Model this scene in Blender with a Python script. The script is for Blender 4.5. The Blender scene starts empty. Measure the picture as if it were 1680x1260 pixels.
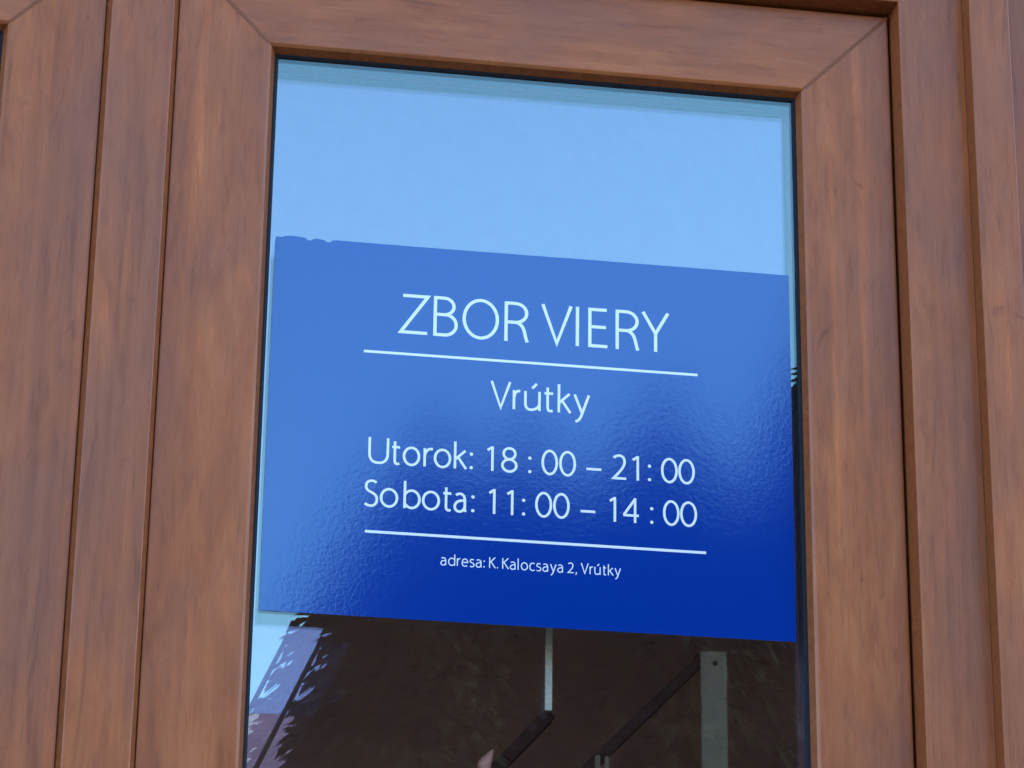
import bpy, bmesh, math, random
from mathutils import Vector, Matrix, noise

random.seed(7)
scene = bpy.context.scene
col = scene.collection

# ------------------------------------------------------------------ camera
CZ = 1.60                     # eye height
CD = 2.6298                   # distance from the eye to the face of the door
FPX = 5000.0                  # focal length in pixels of a 1680 px wide picture
YAW, PITCH, ROLL = 0.15736517, 0.37192146, 0.0134543
_f = Vector((math.sin(YAW) * math.cos(PITCH), math.cos(YAW) * math.cos(PITCH), math.sin(PITCH)))
_r0 = Vector((math.cos(YAW), -math.sin(YAW), 0))
_u0 = _r0.cross(_f)
_r = _r0 * math.cos(ROLL) + _u0 * math.sin(ROLL)
_u = -_r0 * math.sin(ROLL) + _u0 * math.cos(ROLL)
cam_data = bpy.data.cameras.new('camera')
cam_data.sensor_width = 36.0
cam_data.lens = FPX / 1680.0 * 36.0
cam_data.clip_start = 0.05
cam_data.clip_end = 6000
cam = bpy.data.objects.new('camera', cam_data)
col.objects.link(cam)
cam.matrix_world = Matrix((
    (_r.x, _u.x, -_f.x, 0.0),
    (_r.y, _u.y, -_f.y, -CD),
    (_r.z, _u.z, -_f.z, CZ),
    (0, 0, 0, 1)))
scene.camera = cam

def ray(px, py):
    return (_f * FPX + _r * (px - 840) - _u * (py - 630))
def at(px, py, y):
    """photo pixel -> point on the upright plane at depth y"""
    d = ray(px, py); t = (CD + y) / d.y
    return Vector((d.x * t, y, CZ + d.z * t))
GLASS_Y = 0.013
def mirrored(px, py, y):
    """photo pixel -> point at depth y in front of the door that the pane shows there"""
    d = ray(px, py); t = (CD + GLASS_Y) / d.y; s = (GLASS_Y - y) / d.y
    return Vector((d.x * (t + s), y, CZ + d.z * (t + s)))

# ------------------------------------------------------------------ world, sun, exposure
SUN_EL, SUN_AZ = math.radians(38), math.radians(72)     # behind the house, off to the right
world = bpy.data.worlds.new('World'); scene.world = world
world.use_nodes = True
nt = world.node_tree; nt.nodes.clear()
sky = nt.nodes.new('ShaderNodeTexSky'); sky.sky_type = 'NISHITA'; sky.sun_disc = False
sky.sun_elevation = SUN_EL; sky.sun_rotation = SUN_AZ
sky.altitude = 380; sky.air_density = 1.0; sky.dust_density = 0.2; sky.ozone_density = 3.2
bg = nt.nodes.new('ShaderNodeBackground'); bg.inputs['Strength'].default_value = 0.15
wo = nt.nodes.new('ShaderNodeOutputWorld')
nt.links.new(sky.outputs[0], bg.inputs['Color']); nt.links.new(bg.outputs[0], wo.inputs['Surface'])
sun_data = bpy.data.lights.new('sun', 'SUN'); sun_data.energy = 2.4; sun_data.angle = math.radians(0.5)
sun_data.color = (1.0, 0.95, 0.87)
sun = bpy.data.objects.new('sun', sun_data); col.objects.link(sun)
sdir = Vector((math.sin(SUN_AZ) * math.cos(SUN_EL), math.cos(SUN_AZ) * math.cos(SUN_EL), math.sin(SUN_EL)))
sun.rotation_euler = sdir.to_track_quat('Z', 'Y').to_euler()
vs = scene.view_settings
vs.view_transform = 'Standard'; vs.look = 'None'; vs.gamma = 1.0; vs.use_curve_mapping = False
vs.exposure = 2.6
scene.render.engine = 'CYCLES'
scene.cycles.max_bounces = 10
scene.cycles.glossy_bounces = 6
scene.cycles.transparent_max_bounces = 24
scene.cycles.use_denoising = True
scene.cycles.sample_clamp_indirect = 8

# ------------------------------------------------------------------ helpers
def link(name, me, mat=None, parent=None, matrix=None):
    o = bpy.data.objects.new(name, me); col.objects.link(o)
    if mat is not None and me is not None and not me.materials: me.materials.append(mat)
    if parent is not None: o.parent = parent
    if matrix is not None: o.matrix_local = matrix
    return o
def mesh(name, verts, faces, smooth=False):
    me = bpy.data.meshes.new(name); me.from_pydata([tuple(v) for v in verts], [], faces)
    bm = bmesh.new(); bm.from_mesh(me)
    bmesh.ops.recalc_face_normals(bm, faces=bm.faces[:])
    bm.to_mesh(me); bm.free()
    if smooth:
        for p in me.polygons: p.use_smooth = True
    me.update(); return me
def tag(o, label=None, cat=None, group=None, kind=None):
    if label: o['label'] = label
    if cat: o['category'] = cat
    if group: o['group'] = group
    if kind: o['kind'] = kind
    return o
def empty(name, loc=(0, 0, 0)):
    o = bpy.data.objects.new(name, None); col.objects.link(o)
    o.location = loc; o.empty_display_size = 0.1
    return o
def box(name, lo, hi, mat, parent=None, bevel=0.0):
    (x0, y0, z0), (x1, y1, z1) = lo, hi
    c = Vector(((x0 + x1) / 2, (y0 + y1) / 2, (z0 + z1) / 2))
    bm = bmesh.new(); bmesh.ops.create_cube(bm, size=1)
    for v in bm.verts: v.co = Vector((v.co.x * (x1 - x0), v.co.y * (y1 - y0), v.co.z * (z1 - z0)))
    if bevel: bmesh.ops.bevel(bm, geom=bm.edges[:], offset=bevel, segments=2, affect='EDGES', profile=0.6)
    me = bpy.data.meshes.new(name); bm.to_mesh(me); bm.free()
    off = parent.location if parent is not None and parent.parent is None else Vector((0, 0, 0))
    return link(name, me, mat, parent, Matrix.Translation(c - off))

# ------------------------------------------------------------------ materials
def mat_new(name):
    m = bpy.data.materials.new(name); m.use_nodes = True
    t = m.node_tree; t.nodes.clear()
    out = t.nodes.new('ShaderNodeOutputMaterial')
    return m, t, out
def N(t, kind, **kw):
    n = t.nodes.new(kind)
    for k, v in kw.items():
        if k in n.inputs: n.inputs[k].default_value = v
        else: setattr(n, k, v)
    return n
def ramp(t, stops, fac):
    r = t.nodes.new('ShaderNodeValToRGB')
    e = r.color_ramp.elements
    while len(e) < len(stops): e.new(0.5)
    for el, (p, c) in zip(e, stops):
        el.position = p; el.color = (c if len(c) == 4 else (*c, 1))
    t.links.new(fac, r.inputs['Fac']); return r
def math_(t, op, a, b=None, clamp=False):
    n = t.nodes.new('ShaderNodeMath'); n.operation = op; n.use_clamp = clamp
    for i, v in enumerate((a, b)):
        if v is None: continue
        if isinstance(v, (int, float)): n.inputs[i].default_value = v
        else: t.links.new(v, n.inputs[i])
    return n.outputs[0]
def mix(t, fac, a, b, mode='MIX'):
    n = t.nodes.new('ShaderNodeMix'); n.data_type = 'RGBA'; n.blend_type = mode
    for sock, v in ((n.inputs[0], fac), (n.inputs[6], a), (n.inputs[7], b)):
        if isinstance(v, (int, float)): sock.default_value = v
        elif isinstance(v, tuple): sock.default_value = (*v, 1)
        else: t.links.new(v, sock)
    return n.outputs[2]
def stretch(t, vec, s):
    m = t.nodes.new('ShaderNodeMapping'); m.inputs['Scale'].default_value = s
    t.links.new(vec, m.inputs['Vector']); return m.outputs[0]

def wood_foil(name, dark, mid, light, mauve):
    """wood-grain foil on plastic profiles; the grain runs along each profile's own z axis"""
    m, t, out = mat_new(name)
    tc = N(t, 'ShaderNodeTexCoord'); oi = N(t, 'ShaderNodeObjectInfo')
    off = N(t, 'ShaderNodeVectorMath', operation='SCALE'); t.links.new(oi.outputs['Random'], off.inputs[3])
    off.inputs[0].default_value = (7.3, 3.1, 19.7)
    add = N(t, 'ShaderNodeVectorMath', operation='ADD')
    t.links.new(tc.outputs['Object'], add.inputs[0]); t.links.new(off.outputs[0], add.inputs[1])
    v = add.outputs[0]
    def noi(scale, st, detail=4, rough=0.55, dist=0.0):
        n = N(t, 'ShaderNodeTexNoise', Scale=scale, Detail=detail, Roughness=rough, Distortion=dist)
        t.links.new(stretch(t, v, st), n.inputs['Vector']); return n.outputs['Fac']
    blotch = noi(34, (1, 1, 0.22), 5, 0.6, 0.8)
    streak = noi(120, (1, 1, 0.05), 4, 0.6)
    pores = noi(520, (1, 1, 0.045), 3, 0.6)
    hue = noi(9, (1, 1, 0.45), 3, 0.5, 0.4)
    cath = noi(42, (1, 1, 0.10), 3, 0.55, 2.2)
    base = ramp(t, [(0.30, dark), (0.50, mid), (0.70, light)], blotch).outputs[0]
    base = mix(t, ramp(t, [(0.38, (0, 0, 0)), (0.62, (0.9, 0.9, 0.9))], hue).outputs[0], base, mauve)
    c1 = ramp(t, [(0.30, (0.70, 0.67, 0.66)), (0.50, (1, 1, 1)), (0.72, (1.16, 1.14, 1.10))], streak).outputs[0]
    base = mix(t, 0.40, base, c1, 'MULTIPLY')
    c2 = ramp(t, [(0.28, (0.70, 0.66, 0.64)), (0.42, (1, 1, 1)), (0.80, (1.06, 1.06, 1.06))], pores).outputs[0]
    base = mix(t, 0.5, base, c2, 'MULTIPLY')
    c3 = ramp(t, [(0.30, (0.62, 0.60, 0.60)), (0.40, (1, 1, 1)), (0.60, (1, 1, 1)), (0.70, (1.22, 1.18, 1.12))], cath).outputs[0]
    base = mix(t, 0.5, base, c3, 'MULTIPLY')
    fleck = noi(95, (1, 1, 0.30), 4, 0.6, 1.0)
    c4 = ramp(t, [(0.30, (0.80, 0.78, 0.80)), (0.46, (1, 1, 1)), (0.62, (1, 1, 1)), (0.74, (1.25, 1.22, 1.18))], fleck).outputs[0]
    base = mix(t, 0.7, base, c4, 'MULTIPLY')
    heart = noi(52, (1, 1, 0.022), 2, 0.5, 0.3)      # long pale heart-wood streaks
    c5 = ramp(t, [(0.30, (0.84, 0.83, 0.86)), (0.45, (1, 1, 1)), (0.60, (1, 1, 1)), (0.70, (1.28, 1.24, 1.14))], heart).outputs[0]
    base = mix(t, 0.75, base, c5, 'MULTIPLY')
    # a few short dark figure marks
    mark = noi(26, (1, 1, 0.42), 3, 0.55, 2.4)
    mk = ramp(t, [(0.68, (1, 1, 1)), (0.74, (0.72, 0.67, 0.68))], mark).outputs[0]
    base = mix(t, 0.8, base, mk, 'MULTIPLY')
    p = N(t, 'ShaderNodeBsdfPrincipled', Roughness=0.46); p.inputs['Specular IOR Level'].default_value = 0.26
    t.links.new(base, p.inputs['Base Color'])
    rg = math_(t, 'ADD', math_(t, 'MULTIPLY', pores, 0.16), 0.17); t.links.new(rg, p.inputs['Roughness'])
    b = N(t, 'ShaderNodeBump', Strength=0.22, Distance=0.0006)
    h = math_(t, 'ADD', pores, math_(t, 'MULTIPLY', streak, 0.6)); t.links.new(h, b.inputs['Height'])
    t.links.new(b.outputs[0], p.inputs['Normal']); t.links.new(p.outputs[0], out.inputs['Surface'])
    return m
WOOD = wood_foil('walnut foil', (0.300, 0.088, 0.026), (0.380, 0.113, 0.033), (0.44, 0.144, 0.046), (0.300, 0.102, 0.045))

def plain(name, color, rough=0.5, metal=0.0, spec=0.5, var=0.0, scale=30, bump=0.0):
    m, t, out = mat_new(name)
    p = N(t, 'ShaderNodeBsdfPrincipled', Roughness=rough, Metallic=metal); p.inputs['Specular IOR Level'].default_value = spec
    tc = N(t, 'ShaderNodeTexCoord')
    n = N(t, 'ShaderNodeTexNoise', Scale=scale, Detail=5, Roughness=0.6); t.links.new(tc.outputs['Object'], n.inputs['Vector'])
    k = 1 - var; j = 1 + var
    r = ramp(t, [(0.3, tuple(c * k for c in color)), (0.7, tuple(min(1, c * j) for c in color))], n.outputs['Fac'])
    t.links.new(r.outputs[0], p.inputs['Base Color'])
    if bump:
        b = N(t, 'ShaderNodeBump', Strength=0.5, Distance=bump); t.links.new(n.outputs['Fac'], b.inputs['Height'])
        t.links.new(b.outputs[0], p.inputs['Normal'])
    t.links.new(p.outputs[0], out.inputs['Surface']); return m
SEAM = plain('weld seam', (0.235, 0.082, 0.034), 0.6, spec=0.2, var=0.2, scale=300)
SIDE_SHADE = plain('shaded profile side', (0.235, 0.066, 0.020), 0.55, spec=0.15, var=0.22, scale=120)  # darker brown, shade of the profile sides put into the colour
RUBBER = plain('black rubber', (0.010, 0.011, 0.014), 0.5, spec=0.12, var=0.2, scale=200)
SPACER = plain('spacer', (0.02, 0.022, 0.026), 0.4, var=0.1)
PLASTER = plain('plaster', (0.62, 0.58, 0.50), 0.9, var=0.08, scale=14, bump=0.002)
INNER = plain('inner wall paint', (0.74, 0.46, 0.37), 0.8, var=0.18, scale=5)
RAILWOOD = plain('dark stained rail', (0.20, 0.095, 0.080), 0.8, spec=0.1, var=0.3, scale=20)
STEEL = plain('brushed flat bar', (0.80, 0.62, 0.42), 0.5, 0.0, var=0.10, scale=60)
WHITEBAR = plain('pale painted bar', (0.92, 0.85, 0.68), 0.45, var=0.06)
HOLE = plain('screw head', (0.06, 0.055, 0.05), 0.4)
PALEWOOD = plain('pale turned wood', (0.88, 0.40, 0.29), 0.45, var=0.12, scale=40)
CONCRETE = plain('step concrete', (0.20, 0.18, 0.16), 0.85, var=0.15, scale=9, bump=0.003)
ASPHALT = plain('asphalt', (0.06, 0.058, 0.055), 0.9, var=0.2, scale=40, bump=0.003)
BARK = plain('bark', (0.07, 0.045, 0.03), 0.9, var=0.4, scale=12, bump=0.01)
POLE = plain('weathered pole wood', (0.030, 0.025, 0.018), 0.8, var=0.25, scale=8)
GRASS = plain('grass ground', (0.075, 0.095, 0.035), 0.9, var=0.35, scale=0.8, bump=0.02)
HILL = plain('hazy hill forest', (0.27, 0.20, 0.23), 0.95, var=0.25, scale=0.02)  # purple-grey because the distance haze is painted into the base colour
NEEDLE = plain('spruce needles', (0.012, 0.012, 0.006), 0.9, spec=0.03, var=0.4, scale=3)
ROOFTILE = plain('roof sheet', (0.16, 0.07, 0.05), 0.7, var=0.2, scale=6)

def glass(name, f0, tint, coat=(0.74, 0.91, 1.0)):
    m, t, out = mat_new(name)
    g = N(t, 'ShaderNodeNewGeometry')
    d = N(t, 'ShaderNodeVectorMath', operation='DOT_PRODUCT')
    t.links.new(g.outputs['Incoming'], d.inputs[0]); t.links.new(g.outputs['Normal'], d.inputs[1])
    c = math_(t, 'SUBTRACT', 1.0, math_(t, 'ABSOLUTE', d.outputs['Value']))
    fr = math_(t, 'ADD', math_(t, 'MULTIPLY', math_(t, 'POWER', c, 5.0), 1 - f0), f0, True)
    tr = N(t, 'ShaderNodeBsdfTransparent', Color=(*tint, 1))
    gl = N(t, 'ShaderNodeBsdfGlossy', Roughness=0.0); gl.inputs['Color'].default_value = (*coat, 1)
    mx = N(t, 'ShaderNodeMixShader'); t.links.new(fr, mx.inputs[0])
    t.links.new(tr.outputs[0], mx.inputs[1]); t.links.new(gl.outputs[0], mx.inputs[2])
    t.links.new(mx.outputs[0], out.inputs['Surface']); return m
GLASS_OUT = glass('clear coated glass', 0.108, (0.985, 0.993, 0.988), (0.69, 1.0, 0.89))
GLASS_IN = glass('coated inner glass', 0.104, (0.985, 0.993, 0.988), (0.72, 0.68, 1.0))

def vinyl(name, color, rough):
    m, t, out = mat_new(name)
    p = N(t, 'ShaderNodeBsdfPrincipled', Roughness=rough, IOR=1.9); p.inputs['Specular Tint'].default_value = (0.64, 1.0, 1.0, 1)
    tc = N(t, 'ShaderNodeTexCoord')
    n1 = N(t, 'ShaderNodeTexNoise', Scale=230, Detail=3, Roughness=0.6, Distortion=0.6)
    n2 = N(t, 'ShaderNodeTexNoise', Scale=18, Detail=2, Roughness=0.5)
    for n in (n1, n2): t.links.new(tc.outputs['Object'], n.inputs['Vector'])
    h = math_(t, 'ADD', n1.outputs['Fac'], math_(t, 'MULTIPLY', n2.outputs['Fac'], 1.5))
    b = N(t, 'ShaderNodeBump', Strength=0.13, Distance=0.00022); t.links.new(h, b.inputs['Height'])
    t.links.new(b.outputs[0], p.inputs['Normal'])
    sp = N(t, 'ShaderNodeTexVoronoi', Scale=42, feature='F1'); t.links.new(tc.outputs['Object'], sp.inputs['Vector'])
    r = ramp(t, [(0.020, tuple(c * 0.55 for c in color)), (0.032, color)], sp.outputs['Distance'])
    t.links.new(r.outputs[0], p.inputs['Base Color'])
    t.links.new(p.outputs[0], out.inputs['Surface']); return m
BLUE = vinyl('blue vinyl', (0.0003, 0.031, 0.240), 0.080)
WHITE = vinyl('white vinyl lettering', (0.80, 0.82, 0.84), 0.12)

# ------------------------------------------------------------------ profiles: (a across towards the opening, b depth, c length)
def member(name, prof, length, mitre0, mitre1, mat, parent, axes, origin):
    """extrude a cross-section along c; mitre k shortens the end by k*a"""
    n = len(prof); vs_ = []
    for e in (0, 1):
        for a, b in prof:
            c = (a * mitre0) if e == 0 else (length - a * mitre1)
            vs_.append((a, b, c))
    fs = [list(range(n))[::-1], list(range(n, 2 * n))]
    for i in range(n):
        j = (i + 1) % n; fs.append([i, j, n + j, n + i])
    A, C = axes
    M = Matrix(((A[0], 0, C[0], origin[0]), (A[1], 1, C[1], origin[1]), (A[2], 0, C[2], origin[2]), (0, 0, 0, 1)))
    me = mesh(name, vs_, fs)
    if mat is WOOD:      # steep side faces take a darker brown, their shade painted in
        me.materials.append(WOOD); me.materials.append(SIDE_SHADE)
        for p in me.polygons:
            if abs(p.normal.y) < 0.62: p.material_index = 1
    return link(name, me, mat, parent, M)

X_, Z_ = Vector((1, 0, 0)), Vector((0, 0, 1))
MM = 0.001
def sash_profile(W):
    p = [(0, 60), (0, 2.4), (0.25, 1.2), (0.9, 0.35), (2.2, 0), (W - 1.4, 0), (W - 0.5, 0.2), (W + 0.1, 0.7),
         (W + 1.9, 2.3), (W + 2.3, 2.9), (W + 6.2, 11.0), (W + 6.2, 12.6), (W - 7, 12.6), (W - 7, 60)]
    return [(a * MM, b * MM) for a, b in p]
def bead_profile(W):
    return [(a * MM, b * MM) for a, b in [(W - 6.5, 41), (W + 8, 41), (W + 8, 44), (W + 4, 60.5), (W - 6.5, 60.5)]]
def gasket_profile(W):
    return [(a * MM, b * MM) for a, b in [(W + 5.6, 10.4), (W + 7.6, 10.7), (W + 9.4, 11.6), (W + 10, 12.9), (W + 5.6, 12.9)]]
def spacer_profile(W):
    return [(a * MM, b * MM) for a, b in [(W - 2, 17.3), (W + 8.6, 17.3), (W + 8.6, 30.2), (W - 2, 30.2)]]

def ring(parent, name, prof, x0, x1, z0, z1, mat, split=True):
    o = parent.location
    def loc(x, z): return (x - o.x, -o.y, z - o.z)
    member(name if not split else 'stile', prof, z1 - z0, 1, 1, mat, parent, (X_, Z_), loc(x0, z0))
    member(name if not split else 'stile', prof, z1 - z0, 1, 1, mat, parent, (-X_, -Z_), loc(x1, z1))
    member(name if not split else 'top_rail', prof, x1 - x0, 1, 1, mat, parent, (-Z_, X_), loc(x0, z1))
    member(name if not split else 'bottom_rail', prof, x1 - x0, 1, 1, mat, parent, (Z_, -X_), loc(x1, z0))

def weld(parent, prof, cx, cz, sx, sz):
    """the shallow groove along a mitre: the same section, 0.7 mm lower, 3 mm wide"""
    o = parent.location; n = len(prof); vs_ = []
    nrm = Vector((sz, 0, -sx)).normalized()
    nrm = Vector((sx, 0, -sz)).normalized() if abs(Vector((sx, 0, sz)).dot(nrm)) > .1 else nrm
    for s in (-1, 1):
        for a, b in prof:
            vs_.append(Vector((sx * a, b, sz * a)) + nrm * s * 0.0017)
    fs = [list(range(n))[::-1], list(range(n, 2 * n))] + [[i, (i + 1) % n, n + (i + 1) % n, n + i] for i in range(n)]
    return link('weld_seam', mesh('weld_seam', vs_, fs), SEAM, parent, Matrix.Translation((cx - o.x, -0.00025 - o.y, cz - o.z)))

def leaf(name, label, x0, x1, z0, z1, WL, cat, inner_turn):
    t = empty(name, ((x0 + x1) / 2, 0, z0)); tag(t, label, cat)
    prof = sash_profile(WL)
    ring(t, '', prof, x0, x1, z0, z1, WOOD)
    ring(t, 'glazing_bead', bead_profile(WL), x0, x1, z0, z1, WOOD, False)
    ring(t, 'glazing_gasket', gasket_profile(WL), x0, x1, z0, z1, RUBBER, False)
    ring(t, 'spacer_bar', spacer_profile(WL), x0, x1, z0, z1, SPACER, False)
    for (cx, cz, sx, sz) in ((x0, z1, 1, -1), (x1, z1, -1, -1), (x0, z0, 1, 1), (x1, z0, -1, 1)):
        weld(t, prof, cx, cz, sx, sz)
    e = (WL - 4) * MM
    a = box('outer_pane', (x0 + e, GLASS_Y, z0 + e), (x1 - e, GLASS_Y + .004, z1 - e), GLASS_OUT, t)
    b = box('inner_pane', (x0 + e, GLASS_Y + .020, z0 + e), (x1 - e, GLASS_Y + .024, z1 - e), GLASS_IN, t)
    b.rotation_euler.z = inner_turn
    return t

# door geometry measured from the picture (metres, x from the eye, z from the ground)
Z_TOP = CZ + 1.4634
Z_SILL = 0.52
LEAF_X0, LEAF_X1 = 0.0870, 0.7950
Z_MID = Z_SILL + 0.86          # the lights end on a solid lower panel
door = leaf('glazed_door_leaf', 'brown wood-grain door leaf with the blue notice on its glass', LEAF_X0, LEAF_X1, Z_MID, Z_TOP, 91 - 2, 'door leaf', -0.0067)
side = leaf('glazed_door_leaf', 'brown wood-grain door leaf with overlapping meeting strip and no notice', -0.690, 0.018, Z_MID, Z_TOP, 90, 'door leaf', 0.004)

def lower_panel(t, x0, x1):
    o = t.location
    prof = [(a * MM, b * MM) for a, b in [(0, 60), (0, 2.2), (0.8, 0.5), (2.2, 0), (80, 0), (84, 3), (86, 8), (86, 60)]]
    def loc(x, z): return (x - o.x, 0, z - o.z)
    z0, z1 = Z_SILL + .01, Z_MID - .001
    member('lower_stile', prof, z1 - z0, 0, 0, WOOD, t, (X_, Z_), loc(x0, z0))
    member('lower_stile', prof, z1 - z0, 0, 0, WOOD, t, (-X_, -Z_), loc(x1, z1))
    box('lower_panel', (x0 + .0865, .012, z0), (x1 - .0865, .05, z1), WOOD, t)
for t, a, b in ((door, LEAF_X0, LEAF_X1), (side, -0.690, 0.018)): lower_panel(t, a, b)

# meeting strip that covers the joint of the two leaves; it is screwed to the left one
o = side.location
ap = [(a * MM, b * MM) for a, b in [(0, 12), (0, 2), (0.3, 1.0), (4.0, -7.6), (4.6, -9.0), (5.6, -9.8), (6.8, -10.0), (61.8, -10.0), (63.2, -9.8), (64.1, -9.0), (64.7, -7.6), (68.2, 1.0), (68.5, 2), (68.5, 12)]]
strip = member('meeting_strip', ap, Z_TOP + .003 - Z_SILL - .012, 0, 0, WOOD, side, (X_, Z_), (0.0183 - o.x, 0, Z_SILL + .012 - o.z))

# frame: jambs and head stand 22 mm proud of the leaves, the coupling post another 22 mm
frame = empty('door_frame', (0.42, 0, Z_SILL)); tag(frame, 'brown wood-grain door frame with stepped jamb around the door leaves', 'door frame')
fo = frame.location
JW = 66
jp = [(a * MM, b * MM) for a, b in [(0, 62), (0, -22), (JW - 1.9, -22), (JW - .6, -21.6), (JW - .1, -20.6), (JW + 2.0, 0.6), (JW + 2.0, 30), (JW + 2.0, 62)]]
HZ = CZ + 1.4695
zt = HZ + JW * MM
xl, xr = -0.690 - .0025 - (JW + 2.0) * MM, LEAF_X1 + .0025 + (JW + 2.0) * MM
member('jamb', jp, zt - Z_SILL, 0, 1, WOOD, frame, (X_, Z_), (xl - fo.x, 0, 0))
member('jamb', jp, zt - Z_SILL, 1, 0, WOOD, frame, (-X_, -Z_), (xr - fo.x, 0, zt - fo.z))
hp = [(a, b) for a, b in jp]
member('head', hp, xr - xl, 1, 1, WOOD, frame, (-Z_, X_), (xl - fo.x, 0, zt - fo.z))
box('draught_seal', (LEAF_X1 - .006, .014, Z_SILL + .01), (LEAF_X1 + .006, .020, Z_TOP + .004), RUBBER, frame)
box('draught_seal', (-.690 - .006, .014, Z_SILL + .01), (-.690 + .006, .020, Z_TOP + .004), RUBBER, frame)
box('draught_seal', (-.69, .014, Z_TOP - .006), (LEAF_X1, .020, Z_TOP + .007), RUBBER, frame)
def post(x0, x1):
    w = (x1 - x0) * 1000
    pp = [(a * MM, b * MM) for a, b in [(0, 62), (0, -42.6), (.4, -43.6), (1.6, -44), (w - 1.6, -44), (w - .5, -43.6), (w, -42.4), (w, 62)]]
    return member('coupling_post', pp, zt + .02 - Z_SILL, 0, 0, WOOD, frame, (X_, Z_), (x0 - fo.x, 0, 0))
post(xr + .0004, 0.9075)
post(xl - .0455, xl - .0004)

# fixed side light beyond the coupling post
sp2 = [(a * MM, b * MM) for a, b in [(0, 62), (0, -22), (62, -22), (64, -20.5), (66, 0), (66, 62)]]
sl = empty('side_light', (1.15, 0, Z_SILL)); tag(sl, 'narrow fixed side window in brown wood-grain frame past the coupling post', 'side window')
so = sl.location
sx0, sx1 = 0.9079, 1.40
member('outer_frame', sp2, zt - Z_SILL, 1, 1, WOOD, sl, (X_, Z_), (sx0 - so.x, 0, 0))
member('outer_frame', sp2, zt - Z_SILL, 1, 1, WOOD, sl, (-X_, -Z_), (sx1 - so.x, 0, zt - so.z))
member('outer_frame', sp2, sx1 - sx0, 1, 1, WOOD, sl, (-Z_, X_), (sx0 - so.x, 0, zt - so.z))
member('outer_frame', sp2, sx1 - sx0, 1, 1, WOOD, sl, (Z_, -X_), (sx1 - so.x, 0, 0))
box('pane', (sx0 + .05, .012, Z_SILL + .05), (sx1 - .05, .016, zt - .05), GLASS_OUT, sl)
box('pane', (sx0 + .05, .032, Z_SILL + .05), (sx1 - .05, .036, zt - .05), GLASS_IN, sl)

# ------------------------------------------------------------------ the notice
SIGN_Y = 0.0122
sx0_, sx1_ = 0.1903, 0.6899
sz0_, sz1_ = CZ + 0.8071, CZ + 1.1770
sign = empty('notice_sign', (sx0_, SIGN_Y, sz0_))
tag(sign, 'glossy blue notice with white opening hours stuck on the door glass', 'notice')
sw, sh = sx1_ - sx0_, sz1_ - sz0_
top = [(sw, sh), (0.30, sh + .0002), (0.16, sh - .0002), (0.085, sh), (0.058, sh + .0002)]
for a, b in ((.0545, -.0004), (.0525, -.0022), (.0495, -.0026), (.047, -.0009), (.041, .0003), (.0365, .0), (.0345, -.0019), (.031, -.0021), (.0290, .0001), (.0225, .0012), (.0145, .0014), (.0085, .0004), (.0075, -.0006), (.0008, -.0008), (.0002, -.0042)):
    top.append((a, sh + b))
outline = [(0.0, 0.0006), (0.0012, 0.0), (sw * .5, -.0003), (sw - .0005, 0.0)] + top
n = len(outline)
vs_ = [(x, 0, z) for x, z in outline] + [(x, 0.0006, z) for x, z in outline]
fs = [list(range(n)), list(range(n, 2 * n))[::-1]] + [[i, (i + 1) % n, n + (i + 1) % n, n + i] for i in range(n)]
link('sheet', mesh('sheet', vs_, fs), BLUE, sign)

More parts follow.
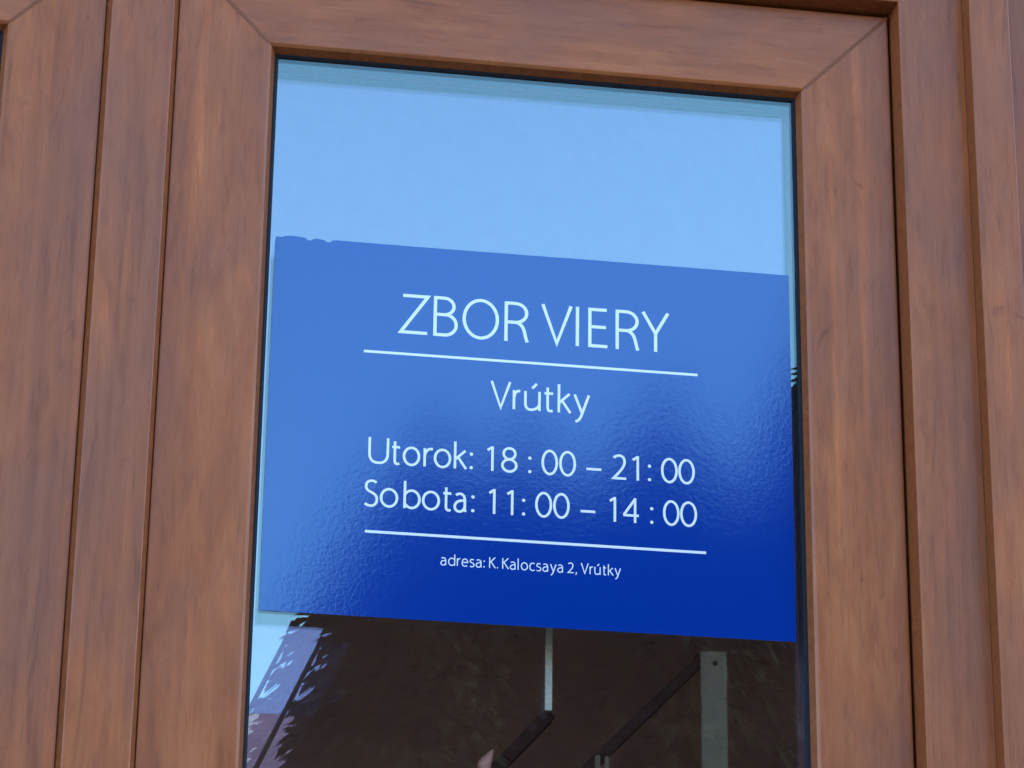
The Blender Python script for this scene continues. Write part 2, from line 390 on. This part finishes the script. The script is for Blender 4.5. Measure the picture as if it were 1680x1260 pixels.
# ---- lettering: single-weight strokes, x 0..1 across each letter, y in cap heights
def arc(cx, cy, rx, ry, a0, a1, k=16):
    return [(cx + rx * math.cos(math.radians(a0 + (a1 - a0) * i / k)), cy + ry * math.sin(math.radians(a0 + (a1 - a0) * i / k))) for i in range(k + 1)]
XH = 0.71
H_ = .042
def bez(p0, p1, p2, p3, k=10):
    r = []
    for i in range(k + 1):
        s = i / k; q = 1 - s
        r.append(tuple(q**3 * a + 3 * q * q * s * b + 3 * q * s * s * c + s**3 * d for a, b, c, d in zip(p0, p1, p2, p3)))
    return r
def oval(cy, ry):
    return [arc(.5, cy, .5, ry, 90, 450, 40)]
GL = {
 'Z': [[(.06, .96), (1, .96), (0, .04), (1.0, .04)]],
 'B': [[(0, 0), (0, 1)], [(0, .965), (.42, .965)] + arc(.42, .755, .46, .21, 90, -90, 14)[1:] + [(0, .545)], [(0, .545), (.48, .545)] + arc(.48, .292, .52, .257, 90, -90, 14)[1:] + [(0, .035)]],
 'O': oval(.5, .475),
 'R': [[(0, 0), (0, 1)], [(0, .965), (.42, .965)] + arc(.42, .725, .50, .24, 90, -90, 14)[1:] + [(0, .485)], [(.45, .485)] + bez((.45, .485), (.70, .46), (.80, .34), (.85, .20))[1:] + [(.90, .08), (.96, 0)]],
 'V': [[(0, 1), (.5, .03), (1, 1)]],
 'I': [[(.5, 0), (.5, 1)]],
 'E': [[(0, 0), (0, 1)], [(0, .962), (.96, .962)], [(0, .52), (.92, .52)], [(0, .038), (1, .038)]],
 'Y': [[(0, 1), (.5, .46), (1, 1)], [(.5, .49), (.5, 0)]],
 'U': [[(0, 1), (0, .40)] + bez((0, .40), (0, .12), (.20, .02), (.5, .02))[1:] + bez((.5, .02), (.80, .02), (1, .12), (1, .40))[1:] + [(1, 1)]],
 'K': [[(0, 0), (0, 1)], [(.95, 1), (.02, .50)], [(.20, .60), (1, 0)]],
 'S': [[(.92, .91)] + bez((.92, .91), (.70, 1.01), (.05, 1.02), (.07, .74))[1:] + bez((.07, .74), (.09, .50), (1.0, .56), (1.0, .27))[1:] + bez((1.0, .27), (1.0, -.04), (.30, -.03), (0, .09))[1:]],
 'r': [[(0, 0), (0, XH)], [(0, .40)] + bez((0, .40), (.10, .62), (.45, .72), (1, .685))[1:]],
 'u': [[(0, XH), (0, .27)] + bez((0, .27), (0, .06), (.20, .025), (.40, .025))[1:] + bez((.40, .025), (.72, .025), (1, .14), (1, .28))[1:], [(1, XH), (1, 0)]],
 't': [[(.36, .90), (.36, .20)] + bez((.36, .20), (.36, .03), (.55, -.01), (.95, .045))[1:], [(0, .675), (1, .675)]],
 'k': [[(0, 0), (0, 1.05)], [(.92, XH), (.03, .36)], [(.24, .46), (1, 0)]],
 'y': [[(0, XH), (.52, .03)], [(1, XH), (.56, .06)] + bez((.56, .06), (.42, -.18), (.30, -.26), (.06, -.30))[1:]],
 'o': oval(XH / 2, XH / 2 - .02),
 'b': [[(0, 0), (0, 1.05)], arc(.47, XH / 2, .53, XH / 2 - .02, 160, -160, 30)],
 'd': [[(1, 0), (1, 1.05)], arc(.53, XH / 2, .53, XH / 2 - .02, 20, 340, 30)],
 'a': [[(.10, .63)] + bez((.10, .63), (.35, .73), (.92, .74), (.92, .42))[1:] + [(.92, .12), (.97, 0)], [(.92, .43)] + bez((.92, .43), (.45, .45), (0, .38), (0, .18))[1:] + bez((0, .18), (0, -.04), (.78, -.08), (.92, .20))[1:]],
 'e': [[(.04, .37), (.99, .37)] + bez((.99, .37), (1.0, .80), (.0, .82), (0, .34))[1:] + bez((0, .34), (0, -.03), (.5, -.02), (.93, .07))[1:]],
 's': [[(.92, .645)] + bez((.92, .645), (.60, .73), (.03, .72), (.05, .51))[1:] + bez((.05, .51), (.1, .34), (1.0, .40), (1.0, .19))[1:] + bez((1.0, .19), (1.0, -.03), (.3, -.02), (0, .06))[1:]],
 'l': [[(.5, 0), (.5, 1.05)]],
 'c': [[(.98, .645)] + bez((.98, .645), (.50, .78), (0, .66), (0, .35))[1:] + bez((0, .35), (0, .02), (.50, -.06), (1, .06))[1:]],
 '0': oval(.48, .455),
 '1': [[(.0, .80), (.66, .93)], [(.66, .96), (.66, 0)]],
 '2': [[(.06, .84)] + bez((.06, .84), (.30, .99), (.88, .99), (.88, .70))[1:] + bez((.88, .70), (.88, .50), (.50, .30), (.05, .04))[1:] + [(1, .04)]],
 '4': [[(.76, 0), (.76, .965)], [(.76, .93), (.02, .285)], [(0, .285), (1, .285)]],
 '8': [arc(.5, .715, .42, .215, 90, 450, 30), arc(.5, .255, .5, .235, 90, 450, 30)],
 '-': [[(0, .33), (1, .33)]],
}
def ribbon(pts, hw, y, vs_, fs):
    P = [Vector(p) for p in pts]; closed = (P[0] - P[-1]).length < 1e-6
    if closed: P = P[:-1]
    m = len(P); base = len(vs_)
    for i in range(m):
        if closed: a, b = P[i - 1], P[(i + 1) % m]; d1 = (P[i] - a).normalized(); d2 = (b - P[i]).normalized()
        else:
            d1 = (P[i] - P[i - 1]).normalized() if i else (P[1] - P[0]).normalized()
            d2 = (P[i + 1] - P[i]).normalized() if i < m - 1 else d1
        nn = Vector((-(d1.y + d2.y), d1.x + d2.x))
        if nn.length < 1e-6: nn = Vector((-d1.y, d1.x))
        nn.normalize(); k = 1 / max(.42, nn.dot(Vector((-d1.y, d1.x))))
        for s in (1, -1):
            q = P[i] + nn * hw * k * s; vs_.append((q.x, y, q.y))
    for i in range(m if closed else m - 1):
        j = (i + 1) % m; fs.append([base + 2 * i, base + 2 * j, base + 2 * j + 1, base + 2 * i + 1])
def dot(x, z, r, y, vs_, fs):
    b = len(vs_); k = 12
    for i in range(k): vs_.append((x + r * math.cos(i * math.tau / k), y, z + r * math.sin(i * math.tau / k)))
    fs.append([b + i for i in range(k)])
def letter(ch, x0, x1, zb, cap, hw, vs_, fs):
    y = -0.00012
    acute = ch == 'ú'; g = 'u' if acute else ch
    if g == ':':
        for zz in (.07, .60): dot((x0 + x1) / 2, zb + zz * cap, hw * 1.35, y, vs_, fs)
        return
    if g in '.,':
        dot((x0 + x1) / 2, zb + .06 * cap, hw * 1.3, y, vs_, fs)
        if g == ',': ribbon([((x0 + x1) / 2 + hw * .3, zb + .06 * cap), ((x0 + x1) / 2 - hw * 1.0, zb - .16 * cap)], hw * .75, y - 2e-5, vs_, fs)
        return
    a, b = x0 + hw, x1 - hw
    for k, st in enumerate(GL[g]):
        ribbon([(a + p[0] * (b - a), zb + p[1] * cap) for p in st], hw, y - k * 3e-5, vs_, fs)
    if acute:
        ribbon([(a + .48 * (b - a), zb + .82 * cap), (a + .80 * (b - a), zb + 1.0 * cap)], hw, y - 1.2e-4, vs_, fs)
def text_part(name, items, zb, cap, hw, label):
    vs_, fs = [], []
    for ch, x0, x1 in items: letter(ch, x0 - sx0_, x1 - sx0_, zb + CZ - sz0_, cap, hw, vs_, fs)
    me = bpy.data.meshes.new(name); me.from_pydata(vs_, [], fs)
    bm = bmesh.new(); bm.from_mesh(me)
    for f in bm.faces:
        f.normal_update()
        if f.normal.y > 0: f.normal_flip()
    bm.to_mesh(me); bm.free()
    o = link(name, me, WHITE, sign); o['label'] = label; return o
def from_px(row, ox, oy, base0, slope):
    """row of (letter, left, right) read off the picture at 2.7097 px per pixel"""
    out = []
    for ch, l, r in row:
        q = [at(ox + v / 2.7097, oy + (base0 + slope * v) / 2.7097, SIGN_Y).x for v in (l, r)]
        out.append((ch, q[0], q[1]))
    return out
row1 = [('Z', 256, 389), ('B', 408, 517), ('O', 537, 700), ('R', 724, 838), ('V', 887, 1028), ('I', 1040, 1058), ('E', 1097, 1190), ('R', 1219, 1330), ('Y', 1334, 1460)]
text_part('heading_text', from_px(row1, 560, 440, 265, .0695), 1.0868, .0405, .0016, 'heading ZBOR VIERY')
row2 = [('V', 661, 755), ('r', 761, 800), ('ú', 812, 886), ('t', 897, 947), ('k', 961, 1024), ('y', 1031, 1106)]
text_part('town_text', from_px(row2, 560, 440, 567, .0700), 1.0182, .0270, .00125, 'town name Vrútky')
row3 = [('U', 118, 211), ('t', 218, 265), ('o', 272, 350), ('r', 364, 411), ('o', 410, 488), ('k', 499, 560), (':', 570, 584), ('1', 643, 688), ('8', 710, 783), (':', 830, 845), ('0', 889, 963), ('0', 968, 1043), ('-', 1084, 1161), ('2', 1202, 1272), ('1', 1290, 1335), (':', 1362, 1378), ('0', 1421, 1496), ('0', 1498, 1572)]
text_part('opening_hours_text', from_px(row3, 560, 690, 171, .0705), .9553, .0253, .00120, 'line Utorok: 18:00 – 21:00')
row4 = [('S', 98, 163), ('o', 170, 252), ('b', 275, 352), ('o', 357, 438), ('t', 446, 493), ('a', 498, 558), (':', 577, 591), ('1', 651, 696), ('1', 731, 776), (':', 802, 818), ('0', 861, 937), ('0', 941, 1015), ('-', 1058, 1134), ('1', 1188, 1233), ('4', 1248, 1328), (':', 1372, 1388), ('0', 1430, 1504), ('0', 1506, 1582)]
text_part('opening_hours_text', from_px(row4, 560, 690, 365, .0640), .9132, .0253, .00120, 'line Sobota: 11:00 – 14:00')
ADV = {'a': (.40, .09), 'd': (.46, .10), 'r': (.25, .06), 'e': (.42, .08), 's': (.33, .07), ':': (.10, .10), 'K': (.44, .05), '.': (.10, .08), 'l': (.09, .13), 'o': (.46, .09), 'c': (.37, .07), 'y': (.42, .05), '2': (.43, .10), ',': (.10, .06), 'V': (.52, .05), 'ú': (.41, .11), 't': (.28, .08), 'k': (.38, .05)}
pen, row5 = 0.0, []
for ch in 'adresa: K. Kalocsaya 2, Vrútky':
    if ch == ' ': pen += .17; continue
    w, g = ADV[ch]; row5.append((ch, pen, pen + w)); pen += w + g
k5 = (.5237 - .3549) / row5[-1][2]
text_part('address_text', [(c, .3549 + a * k5, .3549 + b * k5) for c, a, b in row5], .8605, .0103, .00050, 'small address line')
for nm, xa, xb, z in (('rule_line', .2781, .5982, 1.0661), ('rule_line', .2845, .6046, .8884)):
    vs_, fs = [], []
    ribbon([(xa - sx0_, z + CZ - sz0_), (xb - sx0_, z + CZ - sz0_)], .00128, -0.00012, vs_, fs)
    me = bpy.data.meshes.new(nm); me.from_pydata(vs_, [], [f[::-1] for f in fs]); link(nm, me, WHITE, sign)

# ------------------------------------------------------------------ the house round the door
house = empty('house', (0.3, 0.0, 0)); tag(house, 'plastered house with the brown entrance door in its wall', 'house')
WX0, WX1 = xl - .0455 - .004, sx1 + .004
WZ = zt + .004
box('wall', (-5.0, -0.03, 0), (WX0, .27, 5.2), PLASTER, house)
box('wall', (WX1, -0.03, 0), (6.0, .27, 5.2), PLASTER, house)
box('wall', (WX0, -0.03, WZ + .02), (WX1, .27, 5.2), PLASTER, house)
box('wall', (WX0, -0.03, 0), (WX1, .27, Z_SILL - .004), PLASTER, house)
box('wall', (-5.0, .27, 0), (-4.7, 7.0, 5.2), PLASTER, house)
box('wall', (5.7, .27, 0), (6.0, 7.0, 5.2), PLASTER, house)
box('wall', (-5.0, 7.0, 0), (6.0, 7.3, 5.2), PLASTER, house)
rv = [(-5.1, -.12, 5.2), (6.1, -.12, 5.2), (6.1, 7.4, 5.2), (-5.1, 7.4, 5.2), (-5.1, 3.6, 7.0), (6.1, 3.6, 7.0)]
link('roof', mesh('roof', [Vector(v) - house.location for v in rv], [(0, 1, 5, 4), (2, 3, 4, 5), (0, 4, 3), (1, 2, 5), (0, 3, 2, 1)]), ROOFTILE, house)
# hallway behind the door
hall = box('hall_wall', (-2.0, 1.55, .5), (3.0, 1.62, 3.9), INNER); tag(hall, kind='structure')
for nm, lo, hi in (('hall_wall', (-2.07, .28, .5), (-2.0, 1.62, 3.9)), ('hall_wall', (3.0, .28, .5), (3.07, 1.62, 3.9)), ('hall_ceiling', (-2.07, .28, 3.9), (3.07, 1.62, 3.97)), ('hall_floor', (-2.07, .28, .43), (3.07, 1.62, .5))):
    tag(box(nm, lo, hi, INNER), kind='structure')

# stair railing in the hallway: dark sloping rails and upright flat bars
RY = 0.80
rail = empty('stair_railing', (at(1000, 1200, RY).x, RY, .5)); tag(rail, 'dark sloping stair rails with grey metal flat bars inside the hallway', 'stair railing')
def bar_between(name, p, q, half, d0, d1, mat, parent):
    p, q = Vector(p), Vector(q); d = (q - p); d.y = 0; d.normalize(); nrm = Vector((-d.z, 0, d.x)) * half
    cs = [p + nrm, p - nrm, q - nrm, q + nrm]
    vs_ = [Vector((c.x, d0, c.z)) - parent.location for c in cs] + [Vector((c.x, d1, c.z)) - parent.location for c in cs]
    return link(name, mesh(name, vs_, [(0, 1, 2, 3), (7, 6, 5, 4), (0, 4, 5, 1), (1, 5, 6, 2), (2, 6, 7, 3), (3, 7, 4, 0)]), mat, parent)
bar_between('handrail', at(1160, 1070, RY), at(800, 1420, RY), .0065, RY + .006, RY + .05, RAILWOOD, rail)
bar_between('lower_rail', at(905, 1166, RY), at(640, 1440, RY), .0075, RY + .006, RY + .05, RAILWOOD, rail)
def flat_bar(x0, x1, ytop, ybot, d0, d1):
    RY = d0
    a, b = at(x0, ytop, RY), at(x1, ybot, RY)
    z1, z0 = a.z, b.z; c = at((x0 + x1) / 2, (ytop + min(ybot, 1200)) / 2, RY).x; w = at(x1, ytop, RY).x - at(x0, ytop, RY).x
    lo = Vector((c - w / 2, d0, z0)); hi = Vector((c + w / 2, d1, z1))
    bm = bmesh.new(); bmesh.ops.create_cube(bm, size=1)
    for v in bm.verts: v.co = Vector((v.co.x * w, v.co.y * (d1 - d0), v.co.z * (z1 - z0)))
    bmesh.ops.bevel(bm, geom=bm.edges[:], offset=.0009, segments=2, affect='EDGES')
    me = bpy.data.meshes.new('flat_bar'); bm.to_mesh(me); bm.free()
    return link('flat_bar', me, STEEL, rail, Matrix.Translation((lo + hi) / 2 - rail.location))
fb = flat_bar(1151, 1193, 1067, 1700, RY - .002, RY + .006)
flat_bar(977, 985, 1238, 1700, RY - .002, RY + .006)
flat_bar(993, 1000, 1240, 1700, RY - .002, RY + .006)
p = at(1173, 1089, RY)
me = bpy.data.meshes.new('screw'); bm = bmesh.new(); bmesh.ops.create_cone(bm, cap_ends=True, segments=16, radius1=.0034, radius2=.003, depth=.002, matrix=Matrix.Rotation(math.pi / 2, 4, 'X')); bm.to_mesh(me); bm.free()
sc_ = link('screw', me, HOLE, fb); sc_.location = (p.x - fb.location.x - rail.location.x, -.0045, p.z - fb.location.z - rail.location.z)
a, b = at(901.5, 930, .06), at(901.5, 1166, .06)
st = box('hanging_strip', (a.x - .0033, .0585, b.z), (a.x + .0033, .0615, a.z + .25), WHITEBAR, None, .0006)
tag(st, 'narrow pale strip hanging behind the glass below the notice', 'strip')
# slim post with a pale carved tip just inside the glass
PY = .11
cp = [at(808, 1230, PY), at(803, 1238, PY), at(797, 1248, PY), at(794, 1256, PY), at(797, 1272, PY), at(800, 1330, PY)]
cp.append(Vector((cp[-1].x, PY, .5)))
rad = [.0012, .0036, .0062, .0066, .0052, .0075, .0075]
tip = empty('slim_post', (cp[-1].x, PY, .5)); tag(tip, 'slim wooden post with pale pinkish carved tip just inside the glass', 'post')
def turned(name, pts, rads, mat):
    vs_, fs = [], []; m = len(pts)
    for q, r in zip(pts, rads):
        for j in range(12):
            a = j * math.tau / 12; vs_.append(Vector((q.x + r * math.cos(a), q.y + r * math.sin(a), q.z)) - tip.location)
    for i in range(m - 1):
        for j in range(12): fs.append((i * 12 + j, i * 12 + (j + 1) % 12, i * 12 + 12 + (j + 1) % 12, i * 12 + 12 + j))
    fs += [tuple(range(11, -1, -1)), tuple(range(12 * m - 12, 12 * m))]
    return link(name, mesh(name, vs_, fs, True), mat, tip)
turned('carved_tip', cp[:5], rad[:5], PALEWOOD)['label'] = 'pale pinkish carved tip'
turned('shaft', [cp[4] - Vector((0, 0, .0005))] + cp[5:], [.0056, .0075, .0075], PALEWOOD)

# ------------------------------------------------------------------ outside, in front of the door
gm = bpy.data.meshes.new('ground'); S = 3000
gm.from_pydata([(-S, -S, 0), (S, -S, 0), (S, S, 0), (-S, S, 0)], [], [(0, 1, 2, 3)])
tag(link('ground', gm, GRASS), kind='structure')
tag(box('paved_forecourt', (-6, -9, -.05), (7, -.034, .012), ASPHALT), kind='structure')
steps = empty('entrance_steps', (.3, -.5, .012)); tag(steps, 'grey concrete entrance steps below the door', 'steps')
for i in range(3): box('step', (-1.0, -.034 - .32 * (3 - i), .012 + .162 * i), (1.6, -.034, .012 + .162 * (i + 1) - .0008), CONCRETE, steps, .006)

# hill ridge far behind the visitor
HY = -900.0
vs_, fs = [], []
NX, NYY = 90, 14
for j in range(NYY):
    for i in range(NX):
        x = -900 + 2400 * i / (NX - 1); v = j / (NYY - 1)
        ridge = 225 + 26 * noise.noise(Vector((x * .004, 3.1, 0))) + 9 * noise.noise(Vector((x * .02, 1.7, 0))) - .035 * (x - 60)
        zz = (ridge * math.sin(min(1, v * 1.15) * math.pi / 2)) - 3
        zz += 6 * noise.noise(Vector((x * .012, v * 6, 5))) * v
        vs_.append((x, HY + 420 * (1 - v) , zz))
for j in range(NYY - 1):
    for i in range(NX - 1): fs.append((j * NX + i, j * NX + i + 1, (j + 1) * NX + i + 1, (j + 1) * NX + i))
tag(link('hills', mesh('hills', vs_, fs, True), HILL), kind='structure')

# spruces: drooping boughs of flat needle sprays round a tapered trunk
def spruce_meshes(H, R, power, seed, nwh):
    rnd = random.Random(seed)
    tv, tf = [], []; K = 9; rings = 9
    for i in range(rings + 1):
        z = H * i / rings * .985; r = .021 * H * (1 - i / rings * .95)
        for j in range(K):
            a = j * math.tau / K; tv.append((r * math.cos(a) * (1 + .1 * rnd.uniform(-1, 1)), r * math.sin(a), z))
    for i in range(rings):
        for j in range(K): tf.append((i * K + j, i * K + (j + 1) % K, i * K + K + (j + 1) % K, i * K + K + j))
    cv, cf = [], []
    def quad(p, d, w, l, droop):
        d = Vector(d); s = Vector((-d.y, d.x, 0)); s = s.normalized() if s.length > 1e-4 else Vector((1, 0, 0))
        s = (s + Vector((0, 0, rnd.uniform(-.9, .9)))).normalized()
        tip = p + d * l + Vector((0, 0, -droop * l)); mid = p + d * l * .40 + Vector((0, 0, -droop * l * .2))
        b = len(cv); cv.extend([p, mid + s * w, tip, mid - s * w]); cf.append((b, b + 1, b + 2, b + 3))
    for wv in range(nwh):
        u = (wv + rnd.uniform(-.3, .3)) / nwh
        z0 = H * (.45 + .545 * u) if wv % 4 else H * (.10 + .40 * u)
        h = max(0.015, 1 - z0 / H)
        Rl = R * h ** power
        nb = rnd.randint(11, 14); a0 = rnd.uniform(0, math.tau)
        for b_ in range(nb):
            a = a0 + math.tau * b_ / nb + rnd.uniform(-.2, .2)
            L = Rl * rnd.uniform(.86, 1.06); d = Vector((math.cos(a), math.sin(a), 0)); side_ = Vector((-d.y, d.x, 0))
            ns = max(6, int(L / .045))
            for s in range(ns):
                t_ = (s + .6) / ns
                p = d * (L * t_) + Vector((0, 0, z0 + .12 * L - .46 * L * t_ * t_ + .10 * L * t_ ** 4))
                fan = (.26 * (1 - t_) + .10) * min(1.0, L)
                for sd in (-1, 1):
                    dd = (d * .8 + side_ * sd * rnd.uniform(.3, .9) + Vector((0, 0, rnd.uniform(-.5, .15)))).normalized()
                    quad(p, dd, rnd.uniform(.032, .058), (fan + .06) * rnd.uniform(.7, 1.1), .3)
                quad(p - Vector((0, 0, .02)), (d * .55 + Vector((0, 0, -1 * rnd.uniform(.4, 1.0)))).normalized(), rnd.uniform(.03, .055), rnd.uniform(.10, .22), .2)
    for k_ in range(20000):                                   # inner twigs that close the crown
        z0 = H * rnd.uniform(.3, .985); Rl = R * max(.02, 1 - z0 / H) ** power * .80
        a = rnd.uniform(0, math.tau); r_ = Rl * math.sqrt(rnd.uniform(.25, 1))
        quad(Vector((r_ * math.cos(a), r_ * math.sin(a), z0)), Vector((math.cos(a), math.sin(a), rnd.uniform(-1.4, .2))).normalized(), rnd.uniform(.035, .06), rnd.uniform(.14, .28), .2)
    for k_ in range(260):                                    # leading shoot
        v_ = rnd.random(); a = rnd.uniform(0, math.tau); r_ = .22 * (1 - v_) * rnd.random()
        quad(Vector((r_ * math.cos(a), r_ * math.sin(a), H * .985 + .75 * v_)), Vector((math.cos(a), math.sin(a), rnd.uniform(-.3, .9))).normalized(), rnd.uniform(.02, .04), rnd.uniform(.10, .26) * (1.05 - v_), .1)
    return (mesh('trunk', tv, tf, True), mesh('crown', cv, cf))
def spruce(x, y, H, R, power, seed, label, nwh=104, turn=0.0):
    t = empty('spruce_tree', (x, y, 0)); t.rotation_euler.z = turn
    tag(t, label, 'tree', 'spruces across the yard')
    a, b = spruce_meshes(H, R, power, seed, nwh)
    link('trunk', a, BARK, t); link('crown', b, NEEDLE, t)
    return t
TY = -20.0
def tree_at(px, py, y):
    return mirrored(px, py, y)
e1 = tree_at(473, 1010, TY); e2 = tree_at(405, 1260, TY)
top1 = tree_at(650, 815, TY)
spruce(top1.x + .27, TY, top1.z + .25, 3.45, .58, 11, 'broad dark spruce with the long pole leaning on it')
q = tree_at(860, 785, TY - .8); spruce(q.x, TY - .8, q.z + .1, 2.7, .5, 12, 'dark spruce standing behind the one with the leaning pole')
q = tree_at(1085, 735, TY + .5); spruce(q.x, TY + .5, q.z + .1, 2.8, .55, 13, 'dark spruce next to the tallest one')
q = tree_at(1330, 585, TY - .6); spruce(q.x + .3, TY - .6, q.z + .2, 3.1, .6, 14, 'tallest dark spruce of the row across the yard')
# long pole leaning into the first spruce
pa = tree_at(453, 1080, TY - .1); pb = tree_at(360, 1260, TY - .1)
dv = (pb - pa).normalized(); pa2 = pa - dv * .22; k = pa2.z / -dv.z; base = pa2 + dv * k
K = 10; vs_, fs = [], []
sdv = Vector((0, 1, 0)); tdv = dv.cross(sdv).normalized()
for i in range(7):
    q = pa2 + (base - pa2) * (i / 6); r = .019 + .012 * i / 6
    for j in range(K):
        a = j * math.tau / K; vs_.append(q - base + (sdv * math.cos(a) + tdv * math.sin(a)) * r)
for i in range(6):
    for j in range(K): fs.append((i * K + j, i * K + (j + 1) % K, i * K + K + (j + 1) % K, i * K + K + j))
fs += [tuple(range(K)), tuple(range(6 * K, 7 * K))]
po = link('leaning_pole', mesh('leaning_pole', vs_, fs, True), POLE); po.location = base
tag(po, 'long thin wooden pole leaning against the broad spruce', 'pole')
